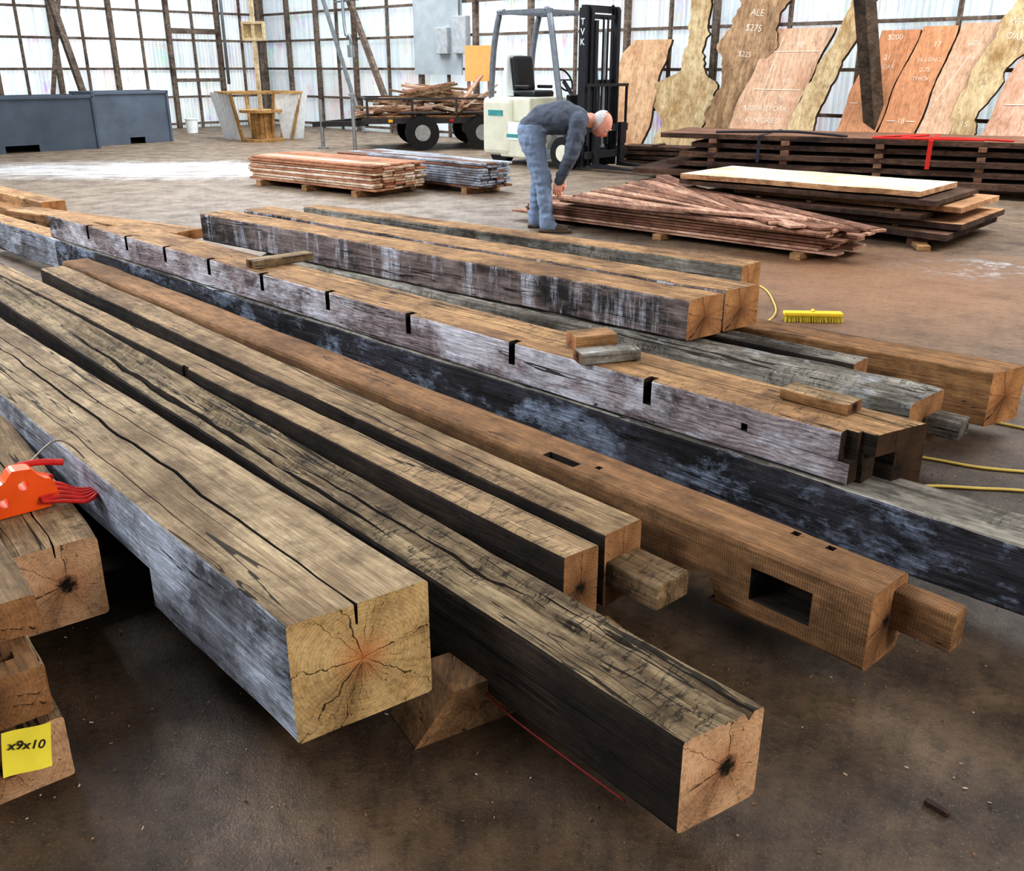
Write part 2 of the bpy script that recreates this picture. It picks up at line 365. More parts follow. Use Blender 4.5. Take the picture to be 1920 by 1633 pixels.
timber('oak_plank',(-2.46,6.9),(-3.78,7.75),.25,.2,.27,(W_gtop,W_brn,W_brn,E_O),L=2.2)
timber('oak_beam',(-2.9,6.25),(-4.3,7.6),.16,.08,.3,(W_gtop,W_side_wh,W_side_dk,E_D),L=1.9)
timber('oak_beam',(-2.7,7.0),(-4.3,8.5),.2,.0,.2,(W_brn,W_side_dk,W_side_dk,E_O),L=2.4)
timber('oak_beam',(-3.1,7.6),(-4.6,9.0),.18,.0,.16,(W_gtop,W_side_dk,W_side_dk,E_O),L=2.2)
def block(name,c,size,rz,mats=(W_blk,W_blk,W_blk,E_O)):
    d=(math.cos(rz),math.sin(rz)); L,w,h=size
    x=(d[1],-d[0]); nl=(c[0]-d[0]*L/2-x[0]*w/2,c[1]-d[1]*L/2-x[1]*w/2)
    return timber(name,nl,ln(nl,d,1),w,c[2],c[2]+h,mats,L=L,amp=.002,rr=.004)
block('wood_block',(.29,3.30,.452),(.16,.1,.05),.3); block('wood_block',(.33,3.12,.452),(.22,.08,.04),.3,(W_grey,W_grey,W_grey,E_C))
block('wood_block',(.93,2.66,.452),(.22,.09,.035),2.35,(W_dust2,W_brn,W_brn,E_C))
block('wood_block',(-1.2,4.83,.452),(.34,.09,.04),.75,(W_dust,W_dust,W_dust,E_C))
sl=MB()
Ms=Matrix.Translation((-.25,1.72,0))@Matrix.Rotation(math.radians(30),4,'Z')
sl.prism([(0,0),(.62,0),(.62,.07),(.5,.075),(.34,.075),(.30,.116),(.10,.116)],-.07,.07,0,Ms)
sl.build('sleeper_block',[W_blk],bevel=.004)
for (x,y,l,h) in ((-1.35,3.1,2.2,.088),(-2.5,4.6,3.0,.078),):
    block('sleeper_block',(x+.7,y+.6,0),(l,.12,h),.74,(W_brn,W_brn,W_brn,E_C))
block('sleeper_block',(1.35,3.4,0),(1.3,.1,.058),.78,(W_side_dk,)*3+(E_C,))
block('sleeper_block',(1.50,2.06,0),(.3,.12,.098),.78,(W_brn,)*3+(E_C,))
block('sleeper_block',(-.9,6.6,0),(1.2,.12,.138),.78,(W_side_dk,)*3+(E_C,))
block('sleeper_block',(.85,5.1,0),(.5,.12,.138),.78,(W_side_dk,)*3+(E_C,))
block('sleeper_block',(-1.1,2.35,0),(.6,.1,.098),.64,(W_side_dk,)*3+(E_C,))
redm=plain('red_webbing',(186,34,26),.7,sc=40)
rs=MB(); dred=plain('dark_red_strap',(120,30,22),.8,sc=40)
rs.tube([(.22,1.425,.073),(.12,1.54,.071),(-.01,1.69,.072),(-.07,1.765,.09),(-.075,1.775,.12)],.0022,0)
rs.build('red_ratchet_strap',[dred])
ym=plain('yellow_paper',(246,226,74),.8,var=.05); ink=plain('black_ink',(30,28,40),.7,var=.02)
nM=Matrix.Translation((-.985,1.528,.115))@Matrix.Rotation(math.atan2(.62,.785),4,'Z')@Matrix.Rotation(.15,4,'Y')
nb=MB(); nv=[];nf=[]
for j in range(9):
    for i in range(9):
        a=i/8-.5;b=j/8-.5; nv.append((a*.09,-.004-.012*max(0,-b)**2*2-.003*math.sin(a*5),b*.1))
for j in range(8):
    for i in range(8): q=j*9+i; nf.append((q,q+1,q+10,q+9))
nb.add(nv,nf,0,None,True); note=nb.build('sticky_note',[ym],nM)
def text(body,size,mat,M,parent=None,name='lettering',ext=.0008,bold=0):
    c=bpy.data.curves.new(name,'FONT'); c.body=body; c.size=size; c.align_x='CENTER'; c.align_y='CENTER'; c.extrude=ext; c.offset=bold
    o=bpy.data.objects.new(name,c); COL.objects.link(o)
    dg=bpy.context.evaluated_depsgraph_get(); me=bpy.data.meshes.new_from_object(o.evaluated_get(dg)); bpy.data.objects.remove(o)
    me.materials.clear(); me.materials.append(mat)
    o=bpy.data.objects.new(name,me); COL.objects.link(o); 
    if parent: o.parent=parent
    o.matrix_local=M
    return o
RX=Matrix.Rotation(math.pi/2,4,'X')
text('x9x10',.028,ink,Matrix.Translation((0,-.0085,.012))@Matrix.Rotation(.25,4,'Y')@RX,note,'handwriting')
# ---------------------------------------------------------------- orange clamp tool
om=plain('orange_plastic',(238,92,28),.35,var=.08); wire=plain('steel_wire',(120,110,100),.4,.8)
cm=MB(); CM=Matrix.Translation((-1.27,2.20,.325))@Matrix.Rotation(math.radians(40),4,'Z')
body=[(-.10,0),(.055,0),(.08,.03),(.07,.075),(.045,.085),(.025,.115),(-.02,.12),(-.045,.09),(-.10,.085)]
cm.prism(body,-.025,.025,0,CM)
c_o=cm.build('orange_strap_winder',[om,redm,wire],bevel=.008)
cc=MB()
for q in ((-.05,.04),(.0,.075)): cc.cyl((CM@Vector((q[0],-.06,q[1]))),(CM@Vector((q[0],.06,q[1]))),.013,mat=0)
co=cc.build('tmp',[om]); mo=c_o.modifiers.new('b','BOOLEAN');mo.object=co;mo.solver='EXACT'; evalmesh(c_o); bpy.data.objects.remove(co)
cm=MB()
T=lambda *p: CM@Vector(p)
for k in range(5): cm.tube([T(.03,-.05+.012*k,.03),T(.08,-.06+.02*k,.02+.006*k),T(.13,-.08+.025*k,.012),T(.17,-.04+.01*k,.008)],.0055,0,6)
cm.tube([T(.0,.03,.11),T(.06,.05,.10),T(.12,.06,.08)],.009,0)
cm.tube([T(-.02,.03,.02),T(.06,.09,.03),T(.1,.14,.015)],.01,0)
cm.tube([T(.02,.03,.10),T(.12,.1,.13),T(.17,.08,.09),T(.19,.0,.02)],.0025,1,6)
cc=cm.build('strap_webbing',[redm,wire]); cc.parent=c_o
# ---------------------------------------------------------------- brush, cords
br=MB(); BM=Matrix.Translation((1.78,5.40,-.012))@Matrix.Rotation(-.08,4,'Z')
yb=plain('yellow_plastic',(235,200,50),.5,var=.08); ybr=plain('yellow_bristle',(214,190,70),.9,var=.3,sc=200)
br.box((0,0,.055),(.34,.065,.022),0,M=BM,ch=.007)
for i in range(46):
    for j in range(5):
        x=-.16+.32*i/45;y=-.024+.012*j
        br.cyl(BM@Vector((x,y,.048)),BM@Vector((x*1.03+U(-.004,.004),y*1.3+U(-.004,.004)-.014,.012)),.0022,.003,1,5,False)
br.cyl(BM@Vector((0,0,.062)),BM@Vector((0,.02,.072)),.012,.010,0)
br.build('yellow_broom_head',[yb,ybr])
yc=plain('yellow_cord_rubber',(206,178,90),.5,var=.08)
for k,pts in enumerate(([(1.42,3.0,.006),(1.49,3.04,.006),(1.66,3.02,.006),(1.85,2.99,.006),(2.3,2.85,.006)],[(1.35,3.42,.006),(1.6,3.29,.006),(1.8,3.19,.006),(2.2,3.12,.006)],[(1.75,4.1,.006),(1.98,3.75,.006),(2.14,3.6,.006),(2.5,3.3,.006)],[(1.2,5.1,.3),(1.28,5.0,.1),(1.45,5.3,.006),(1.58,5.5,.006),(1.66,5.8,.006),(1.7,6.3,.006),(1.5,6.6,.006)])):
    b=MB(); b.tube(pts,.0055,0,8,8); b.build('extension_cord',[yc])
# ---------------------------------------------------------------- floor & walls
n=NT('stained_concrete'); g=n.tc.outputs['Object']
a=n.noise(g,.55,8,.62,.4); b=n.noise(g,3.2,9,.75); c=n.noise(g,26,6,.75); e=n.noise(g,170,3,.6)
col=n.mix(n.mr(a,.38,.64),S2L((70,54,41)),S2L((112,90,68)))
col=n.mix(n.mr(b,.43,.62,0,.8),col,S2L((44,34,27)))
sp=n.t.nodes.new('ShaderNodeSeparateXYZ'); n.put(sp.inputs[0],g)
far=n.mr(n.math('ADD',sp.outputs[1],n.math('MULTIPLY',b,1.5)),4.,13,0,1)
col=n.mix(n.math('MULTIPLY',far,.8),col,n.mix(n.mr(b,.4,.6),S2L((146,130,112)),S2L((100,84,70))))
def dist(cx,cy,sx,sy):
    m=n.map((1/sx,1/sy,0),(0,0,0),src=n.map((1,1,1),(-cx,-cy,0)))
    v=n.t.nodes.new('ShaderNodeVectorMath'); v.operation='LENGTH'; n.put(v.inputs[0],m); return v.outputs['Value']
rust=n.math('MULTIPLY',n.mr(n.math('ADD',dist(2.5,6.3,2.0,1.8),n.math('MULTIPLY',b,.9)),.75,1.6,1,0),n.mr(c,.3,.6,.35,1))
col=n.mix(n.math('MULTIPLY',rust,.65),col,S2L((160,110,72)))
glare=n.math('MULTIPLY',n.mr(n.math('ADD',dist(-5.2,14.2,4.6,1.6),n.math('MULTIPLY',b,.9)),.8,1.4,1,0),n.mr(n.noise(n.map((.5,3,1)),2.,6,.7),.36,.55))  # light glare on the far-left floor, painted in as pale streaks
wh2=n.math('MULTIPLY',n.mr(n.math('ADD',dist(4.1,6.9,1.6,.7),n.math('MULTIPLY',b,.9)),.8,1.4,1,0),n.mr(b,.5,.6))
col=n.mix(n.math('MULTIPLY',n.math('MAXIMUM',glare,n.math('MULTIPLY',wh2,.6)),.8),col,S2L((232,232,236)))
col=n.mix(n.mr(c,.48,.7,0,.65),col,S2L((30,23,18)))
col=n.mix(n.mr(e,.6,.7,0,.5),col,S2L((150,124,94)))
n.bump(n.math('ADD',n.math('ADD',c,n.math('MULTIPLY',e,.5)),b),.4,.01)
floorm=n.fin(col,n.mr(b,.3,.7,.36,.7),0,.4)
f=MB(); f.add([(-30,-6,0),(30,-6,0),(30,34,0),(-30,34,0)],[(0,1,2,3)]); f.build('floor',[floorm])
C0=Vector((-6.36,26.04,0)); wB=Vector((.7071,-.7071,0)); wA=Vector((-.7071,-.7071,0))
def corr(name,seed,graf):
    n=NT(name); g=n.map((1,1,1),(seed,0,0))
    big=n.noise(g,.55,4,.6); mid=n.noise(n.map((1.5,1,.6),src=g),2.4,7,.72); st=n.noise(n.map((9,1,.35),src=g),1,5,.7)
    col=n.mix(n.mr(st,.4,.7,0,.6),S2L((236,242,244)),S2L((158,172,184)))
    sn=n.t.nodes.new('ShaderNodeVectorMath'); sn.operation='FLOOR'; n.put(sn.inputs[0],n.map((1/1.3,0,1/.64),(.2,0,.02),src=g))
    wn=n.t.nodes.new('ShaderNodeTexWhiteNoise'); n.put(wn.inputs[0],sn.outputs[0])
    hp=n.t.nodes.new('ShaderNodeHueSaturation'); hp.inputs['Saturation'].default_value=.12; n.put(hp.inputs['Color'],wn.outputs['Color'])
    col=n.mix(.24,col,hp.outputs[0])
    gr=n.t.nodes.new('ShaderNodeTexNoise'); n.put(gr.inputs[0],n.map((.7,1,1.1),(3,0,9),src=g)); gr.inputs['Scale'].default_value=3; gr.inputs['Detail'].default_value=3
    hs=n.t.nodes.new('ShaderNodeHueSaturation'); hs.inputs['Saturation'].default_value=2.6; hs.inputs['Value'].default_value=1.2; n.put(hs.inputs['Color'],gr.outputs['Color'])
    col=n.mix(n.mr(mid,.53,.65,0,graf),col,hs.outputs[0])
    col=n.mix(n.mr(big,.54,.7,0,.32),col,S2L((224,176,160)))
    tr=n.t.nodes.new('ShaderNodeBsdfTranslucent'); n.put(tr.inputs[0],col)
    ms=n.t.nodes.new('ShaderNodeMixShader'); ms.inputs[0].default_value=.5
    n.fin(col,.45,0,.4)
    n.t.links.new(n.b.outputs[0],ms.inputs[1]); n.t.links.new(tr.outputs[0],ms.inputs[2]); n.t.links.new(ms.outputs[0],n.out.inputs[0])
    return n.mat
H=5.4
def wall(name,ax,L,seed,graf):
    vs=[];fs=[];pitch=.09;k=int(L/pitch*6)
    for j in range(k+1):
        x=L*j/k; y=.022*math.sin(2*math.pi*x/pitch)
        vs+= [(x,y,0),(x,y,H)]
    for j in range(k): fs.append((2*j,2*j+2,2*j+3,2*j+1))
    nrm=Vector((-ax.y,ax.x,0)); M=Matrix((ax,nrm,Vector((0,0,1)))).transposed().to_4x4(); M.translation=C0
    b=MB(); b.add(vs,fs,0,None,True); o=b.build(name,[corr(name+'_corrugated_panel',seed,graf)],M,fix=False); return o,M
wallB,MBk=wall('wall_back',wB,21.5,0,.5); wallA,MAk=wall('wall_left',wA,14.,20,.3)
W_st=wood('old_stud_timber',(156,140,126),(112,98,88),(80,66,60),crack=.5,bump=.3)
steel=plain('galvanised_steel',(150,156,160),.4,.6); greyp=plain('grey_panel_paint',(170,180,186),.6,var=.12,sc=3)
fr=MB()
zs=[.1,.72,1.36,2.0,2.62,3.25,3.9,4.5]
for z in zs: fr.box((10.7,-.06,z),(21.4,.06,.05),0)
for s in (1.26,2.5,4.0,6.34,8.06,9.59,11.9,13.7,16.2,18.9,20.6): fr.box((s,-.09,H/2),(.09,.1,H),0)
for s in (3.3,5.2,7.2,10.7,12.8,15.,17.5): fr.box((s,-.07,H/2),(.05,.06,H),0)
fr.beam((3.6,-.35,3.9),(5.8,-.35,.0),.09,.13,0); fr.beam((2.9,-.4,3.7),(4.6,-.4,0),.06,.08,1)
fr.box((6.95,-.14,2.3),(1.5,.04,2.1),2); fr.box((7.2,-.2,1.9),(.35,.12,.5),3,ch=.01); fr.box((7.75,-.2,2.0),(.4,.14,.7),3,ch=.01)
fr.tube([(7.75,-.24,2.3),(7.75,-.24,3.4),(7.75,-.24,5.)],.025,1,8,2); fr.tube([(4.2,-.5,5.),(4.2,-.5,2.3),(4.4,-.5,2.05),(4.4,-.5,1.75)],.035,1,8,4); fr.cyl((4.4,-.5,1.85),(4.4,-.5,1.6),.08,mat=1)
for z in (2.75,3.0): fr.tube([(3.8,-.45,z),(6.0,-.45,z+.05)],.02,1,8)
fo=fr.build('wall_framing',[W_st,steel,greyp,plain('steel_cabinet',(186,192,196),.5,.3)],None); fo.parent=wallB
fr=MB()
for z in zs: fr.box((7,.06,z),(13.9,.06,.05),0)
for s in (.1,1.34,2.63,4.0,5.3,6.6,8.0): fr.box((s,.09,H/2),(.1,.11,H),0)
for s in (.7,2.0,3.3,4.65,6.): fr.box((s,.07,H/2),(.05,.06,H),0)
fr.box((2.0,.12,2.2),(1.35,.06,.12),0); fr.box((2.0,.1,1.1),(1.2,.05,.08),0)
fr.beam((6.0,.9,5.),(5.0,.9,0),.12,.14,0); fr.beam((5.2,.95,3.6),(5.9,.6,0),.07,.09,0)
fr.beam((.45,.5,H),(.45,.5,0),.09,.09,0); fr.tube([(1.3,.3,5),(1.3,.3,1.0)],.04,1,8,1)
fo=fr.build('wall_framing',[W_st,steel],None); fo.parent=wallA
pk=MB(); pk.beam((3.95,13.3,5.),(5.3,14.0,0),.2,.2,0); pk.build('slanted_timber_post',[wood('dark_post_timber',(106,90,76),(74,62,52),(50,42,36),crack=.8,bump=.6)])
# ---------------------------------------------------------------- leaning slabs
chalk=plain('white_chalk',(236,222,206),.9,var=.05,sc=80)
def slabmat(nm,a,b,c): return wood(nm,a,b,c,crack=.0,bump=.15,rough=.7,knots=.35)
SM=[slabmat('slab_tan',(240,202,162),(218,174,134),(196,148,112)),slabmat('slab_pale',(240,218,176),(216,188,142),(180,144,98)),slabmat('slab_brown',(212,176,138),(174,136,100),(126,96,70)),
    slabmat('slab_red_oak',(240,202,172),(226,182,150),(220,170,138)),slabmat('slab_orange',(232,170,128),(216,148,106),(212,152,112)),slabmat('slab_pink',(238,194,170),(222,176,150),(200,154,126))]
bark=wood('slab_bark_edge',(110,84,62),(78,58,44),(54,42,32),crack=1.,bump=.8)
def lslab(name,prof,mat,d=.35,th=.06,amp=.02,texts=(),marks=()):
    zt=prof[-1][0]; s0=sum(p[1]+p[2] for p in prof)/2/len(prof)
    lft=[];rgt=[];N=48
    for i in range(N+1):
        z=prof[0][0]+(zt-prof[0][0])*i/N
        for k in range(len(prof)-1):
            if prof[k][0]<=z<=prof[k+1][0]+1e-6:
                t=(z-prof[k][0])/(prof[k+1][0]-prof[k][0]); t=t*t*(3-2*t)
                l=prof[k][1]*(1-t)+prof[k+1][1]*t; r=prof[k][2]*(1-t)+prof[k+1][2]*t; break
        l+=amp*noise.noise(Vector((z*4,s0,1)))+amp*.5*noise.noise(Vector((z*14,s0,1))); r+=amp*noise.noise(Vector((z*4,s0,9)))+amp*.5*noise.noise(Vector((z*14,s0,9)))
        lft.append((l-s0,z)); rgt.append((r-s0,z))
    poly=rgt+lft[::-1]
    ang=math.atan2(d-.12,zt) 
    loc=MBk@Vector((s0,-d,0))
    M=Matrix.Translation(loc)@MBk.to_3x3().to_4x4()@Matrix.Rotation(-ang,4,'X')
    b=MB(); b.prism(poly,-th/2,th/2,0,None,1)
    Rm=Matrix.Rotation(math.pi/2,4,'X')
    inv=Rm.inverted(); b.v=[inv@v for v in b.v]
    o=b.build(name,[mat,bark],M@Rm)
    for (t,s,z,sz,r) in texts:
        T_=Matrix.Translation((s-s0,-th/2-.002,z))@Matrix.Rotation(r,4,'Y')@RX
        text(t,sz*.95,chalk,inv@T_,o,'chalk_writing',bold=-.0015)
    if marks:
        mk=MB()
        for (x0,z0,x1,z1) in marks: mk.beam((x0-s0,-th/2-.003,z0),(x1-s0,-th/2-.003,z1),.009,.009,0)
        mk.v=[inv@v for v in mk.v]; q=mk.build('chalk_lines',[chalk]); q.parent=o
    return o
lslab('live_edge_slab',[(0,11.75,12.6),(.6,11.7,12.75),(1.2,11.75,12.75),(1.6,11.9,12.85),(1.86,12.1,12.9)],SM[0],d=.5)
lslab('live_edge_slab',[(0,12.75,13.9),(.5,12.95,13.75),(.85,12.7,13.95),(1.1,12.75,13.95),(1.35,13.2,13.65),(1.9,13.25,13.6),(2.6,13.2,13.7)],SM[1],d=.4,amp=.1)
lslab('live_edge_slab',[(0,13.7,14.6),(.6,13.9,14.55),(1.2,14.0,14.7),(1.7,13.9,14.9),(2.4,14.2,14.95)],SM[2],d=.55,amp=.12,texts=[('ALE',14.5,2.2,.15,.1),('$275',14.48,1.98,.15,.1),('$225',14.4,1.6,.12,.1)])
lslab('red_oak_slab',[(0,14.3,15.4),(.8,14.45,15.5),(1.5,14.65,15.65),(2.02,14.85,15.8)],SM[3],d=.75,amp=.015,
   texts=[('48',15.3,1.78,.13,0),('75',14.95,1.45,.12,0),('63½',15.25,1.25,.1,0),('94',15.2,1.02,.1,0),('$200 RED OAK',14.98,.84,.12,0),('KILN DRIED',14.98,.66,.12,0)],marks=[(14.85,.95,15.0,1.9),(14.8,1.68,15.65,1.68),(14.7,1.12,15.5,1.12)])
lslab('live_edge_slab',[(0,15.35,15.8),(.7,15.5,15.9),(1.3,15.7,16.05),(1.9,15.95,16.25),(2.7,16.15,16.5)],SM[1],d=.8,amp=.05)
lslab('red_oak_slab',[(0,16.15,16.7),(1.,16.25,16.85),(1.95,16.5,17.05)],SM[4],d=.7,amp=.01,texts=[('$200',16.72,1.85,.11,0),('21',16.68,1.58,.11,0),('RED OAK',16.64,1.45,.09,0),('14',16.52,.95,.1,0)],marks=[(16.35,1.52,16.6,1.52),(16.3,.95,16.42,.95),(16.62,.95,16.75,.95)])
lslab('red_oak_slab',[(0,16.72,17.2),(1.,16.87,17.4),(1.98,17.08,17.55)],SM[4],d=.68,amp=.01,texts=[('17',17.33,1.74,.11,0),('76 LONG',17.27,1.54,.08,0),('2.75',17.25,1.41,.09,0),('THICK',17.22,1.29,.085,0),('18',17.1,.72,.11,0)],marks=[(16.9,.72,17.02,.72),(17.18,.72,17.3,.72)])
lslab('red_oak_slab',[(0,17.22,17.65),(1.,17.42,17.85),(2.0,17.58,18.1)],SM[3],d=.66,amp=.02,texts=[('SICS',17.8,1.74,.1,0),('RED OAK',17.74,1.55,.07,0)],marks=[(17.5,1.0,17.8,1.6)])
lslab('white_oak_slab',[(0,17.65,18.05),(.8,17.75,18.1),(1.3,17.9,18.3),(1.9,18.1,18.7),(2.6,18.45,19.05)],SM[1],d=.6,amp=.06,texts=[('WHITE',18.38,1.95,.12,.2),('OAK',18.33,1.78,.12,.2),('15',17.95,.7,.11,.1)])
lslab('red_oak_slab',[(0,18.1,19.1),(1.,18.3,19.3),(1.9,18.5,19.5)],SM[5],d=.8,amp=.02,texts=[('21',18.75,1.45,.12,0)],marks=[(18.4,1.0,19.1,1.0)])
lslab('live_edge_slab',[(0,19.2,20.0),(1.,19.3,20.1),(2.2,19.4,20.2)],SM[0],d=.6,amp=.04)
# ---------------------------------------------------------------- lumber stacks
def stack(name,NL,FL,depth,z0,layers,th,mats,perlayer=4,jit=.05,gap=.003,fan=0.):
    d=Vector((FL[0]-NL[0],FL[1]-NL[1],0)); L=d.length; d.normalize(); x=Vector((d.y,-d.x,0))
    M=Matrix((x,d,Vector((0,0,1)))).transposed().to_4x4(); M.translation=Vector((NL[0],NL[1],0))
    b=MB(); z=z0
    for k in range(layers):
        pw=depth/perlayer
        for i in range(perlayer):
            w=pw*U(.9,.99); l=L+U(-jit,jit)
            a=U(-1,1)*.004+ (fan*k/layers*U(.3,1.))
            b.box((pw*(i+.5)+U(-.012,.012),l/2+U(-jit,jit)*.8,z+th/2),(w,l,th*U(.84,.96)),random.randrange(len(mats)-1),rot=(U(-.002,.002),0,a))
        z+=th+gap
    for y in (.25,L*.5,L-.25): b.box((depth/2,y,z0/2),(depth*1.15,.09,z0),len(mats)-1)
    return b.build(name,mats,M,bevel=.002)
P1=wood('pine_plank_pale',(236,212,188),(208,174,144),(176,136,106),white=(244,238,230),wamt=.6,crack=.2,bump=.2)
P2=wood('pine_plank_red',(204,150,118),(170,116,88),(140,92,70),crack=.2,bump=.2)
P3=wood('grey_blue_plank',(180,188,200),(136,138,148),(106,94,90),white=(214,226,242),wamt=.6,crack=.4,bump=.3)
P4=wood('red_brown_plank',(164,118,96),(126,88,70),(94,64,52),crack=.4,bump=.3)
P5=wood('red_brown_plank_light',(222,180,156),(184,140,116),(138,96,76),crack=.4,bump=.3)
stack('plank_stack',(-1.59,10.94),(-3.36,12.35),.86,.07,10,.026,[P1,P2,P1,W_blk],5,.05)
stack('plank_stack',(-.36,11.2),(-1.9,12.6),.5,.07,10,.026,[P3,P4,P3,W_blk],4,.05)
stack('plank_stack',(-1.45,12.2),(-2.4,13.1),.8,.07,10,.024,[P3,P4,W_blk],4,.05)
stack('red_plank_stack',(2.42,7.15),(.15,9.25),.62,.05,6,.022,[P4,P5,P5,W_blk],4,.12,fan=.02)
b=MB()
for i in range(13):
    p0=Vector((2.5+U(-.45,.3),7.3+U(-.2,.25),.212+.004*i+U(0,.008))); p1=Vector((.46+.10*i+U(-.05,.05),8.98+.12*i,.235+.006*i))
    b.beam(p0,p1,.14,.02,i%2)
b.beam((.40,8.66,.30),(2.35,7.55,.262),.13,.02,1)   # the board the man is lifting
b.build('loose_red_planks',[P4,P5],bevel=.002)
def slabstack(NL,FL):
    d=Vector((FL[0]-NL[0],FL[1]-NL[1],0)); d.normalize(); x=Vector((d.y,-d.x,0))
    M=Matrix((x,d,Vector((0,0,1)))).transposed().to_4x4(); M.translation=Vector((NL[0],NL[1],0))
    return M
SW=wood('pale_slab_top',(248,242,220),(230,216,182),(206,184,144),crack=0,bump=.15); 
DK=wood('dark_slab_wood',(112,84,68),(72,52,44),(46,36,34),white=(154,136,128),wamt=.35,crack=.6,bump=.8)
DK2=wood('dark_slab_top',(154,116,94),(122,88,70),(96,70,56),crack=.3,bump=.3)
OR=wood('orange_slab',(216,172,130),(184,136,98),(146,102,72),crack=.1,bump=.2)
def flatslab(b,x0,x1,y0,y1,z,th,mat,sd,amp=.05,smat=None,N=30):
    poly=[]
    for i in range(N+1):
        y=y0+(y1-y0)*i/N; poly.append((x0+amp*noise.noise(Vector((y*1.6,sd,0)))+amp*.3*noise.noise(Vector((y*7,sd,2))),y))
    for i in range(N,-1,-1):
        y=y0+(y1-y0)*i/N; poly.append((x1+amp*noise.noise(Vector((y*1.6,sd,7)))+amp*.3*noise.noise(Vector((y*7,sd,4))),y))
    n=len(poly); vs=[(x,y,z) for x,y in poly]+[(x,y,z+th) for x,y in poly]
    b.add(vs,[list(range(n-1,-1,-1)),list(range(n,2*n))],mat); b.add(vs,[(i,(i+1)%n,(i+1)%n+n,i+n) for i in range(n)],mat if smat is None else smat)
M=slabstack((3.36,7.9),(1.7,9.35))
b=MB(); zz=.08
for k,(x0,x1,y0,y1,th,mt,sm) in enumerate([(-.05,1.3,-.3,2.1,.05,2,1),(.1,1.3,-.35,1.6,.05,3,1),(0,1.15,-.05,2.2,.04,2,1),(.2,1.25,-.3,1.8,.045,3,3),(0.,1.1,-.15,2.3,.04,1,1),(.0,.95,.0,2.25,.045,0,3)]):
    flatslab(b,x0,x1,y0,y1,zz,th,mt,k*3.1,.07,sm); zz+=th+(.018 if k<5 else 0)
    if k<5:
        for y in (.2,1.0,1.5): b.box((.6,y,zz-.009),(.95,.05,.018),4)
for y in (.0,1.0,1.9): b.box((.6,y,.04),(1.1,.12,.08),2)
b.box((-.06,-.1,.02),(.3,.1,.04),4,rot=(0,0,.5))
b.build('pale_slab_stack',[SW,DK,DK2,OR,W_blk],M,bevel=.003)
M=slabstack((6.7,10.4),(1.95,12.75))
b=MB(); zz=.1
for k,(x0,x1,y0,y1,th) in enumerate([(-.2,1.1,-.5,5.6,.07),(-.1,1.2,-.3,5.2,.06),(-.12,1.1,-.5,5.0,.06),(0,1.1,-.5,4.9,.06),(-.05,1.2,-.6,5.3,.06)]):
    flatslab(b,x0,x1,y0,y1,zz,th,1 if k==4 else 0,k*2.7+5,.09,0,50); zz+=th+(.05 if k<4 else 0)
    if k<4:
        for y in (.4,1.5,2.6,3.7,4.6): b.box((.5,y,zz-.025),(1.2,.09,.05),2)
for y in (.3,1.8,3.4,4.9): b.box((.5,y,.05),(1.2,.12,.1),0)
top=zz
b.build('dark_slab_stack',[DK,DK2,DK2],M,bevel=.003)
b=MB()
def strap(y,mat,w=.05):
    b.box((.5,y,top+.004),(1.3,w,.006),mat); b.box((-.165,y,top/2+.15),(.006,w,top-.3),mat)
    b.box((-.12,y,top-.01),(.1,w,.01),mat)
strap(2.05,0); b.tube([(.1,1.2,top+.01),(.0,1.8,top+.03),(.1,2.4,top+.01),(.3,2.1,top+.04),(.0,2.7,top+.01),(-.05,1.5,top+.02)],.012,0)
b.build('red_ratchet_strap',[redm],M)
b=MB(); bs=plain('black_webbing',(34,34,44),.7)
strap(4.0,0,.04); b.tube([(.1,3.0,top+.01),(.0,3.6,top+.05),(.15,4.1,top+.03),(.05,4.6,top+.02)],.015,0); b.build('black_ratchet_strap',[bs],M)
b=MB(); zz=.03
for k in range(4): flatslab(b,0,.45,0,1.1,zz,.05,0,k*1.9,.04); zz+=.07; b.box((.25,.6,zz-.01),(.4,.08,.02),0)
b.box((.25,.6,.015),(.4,.08,.03),0)
b.build('dark_offcut_stack',[DK],Matrix.Translation((2.65,14.3,0))@Matrix.Rotation(1.1,4,'Z'))
# ---------------------------------------------------------------- grey panel boxes (left)
gb=plain('dark_grey_board',(74,85,98),.6,var=.15,sc=2.5); gb2=plain('dark_grey_board_front',(88,98,112),.6,var=.15,sc=2.5)
def greybox(P,Q,dep,h,nm,mt):
    P=Vector(P);Q=Vector(Q); d=(Q-P); L=d.length; d.normalize(); nrm=Vector((-d.y,d.x,0))
    M=Matrix((d,nrm,Vector((0,0,1)))).transposed().to_4x4(); M.translation=P
    b=MB(); t=.03
    a,c=L*.42,L*.62
    b.prism([(0,0),(a,0),(a,.12),(c,.12),(c,0),(L,0),(L,h),(0,h)],0,t,0)
    b.prism([(0,0),(L,0),(L,h),(0,h)],dep-t,dep,0)
    b.box((t/2,dep/2,h/2),(t,dep-2*t,h),0); b.box((L-t/2,dep/2,h/2),(t,dep-2*t,h),0); b.box((L/2,dep/2,.15),(L-2*t,dep-2*t,t),0)
    b.box((L/2,-.012,h-.03),(L,.03,.05),0); b.box((L-.03,-.012,h/2),(.05,.03,h),0); b.box((.03,-.012,h/2),(.05,.03,h),0)
    return b.build(nm,[mt],M,bevel=.004)
greybox((-9.6,16.0,0),(-7.6,18.0,0),.9,.93,'grey_plywood_bin',gb)
greybox((-7.85,18.5,0),(-6.85,19.75,0),.8,.97,'grey_plywood_bin',gb2)
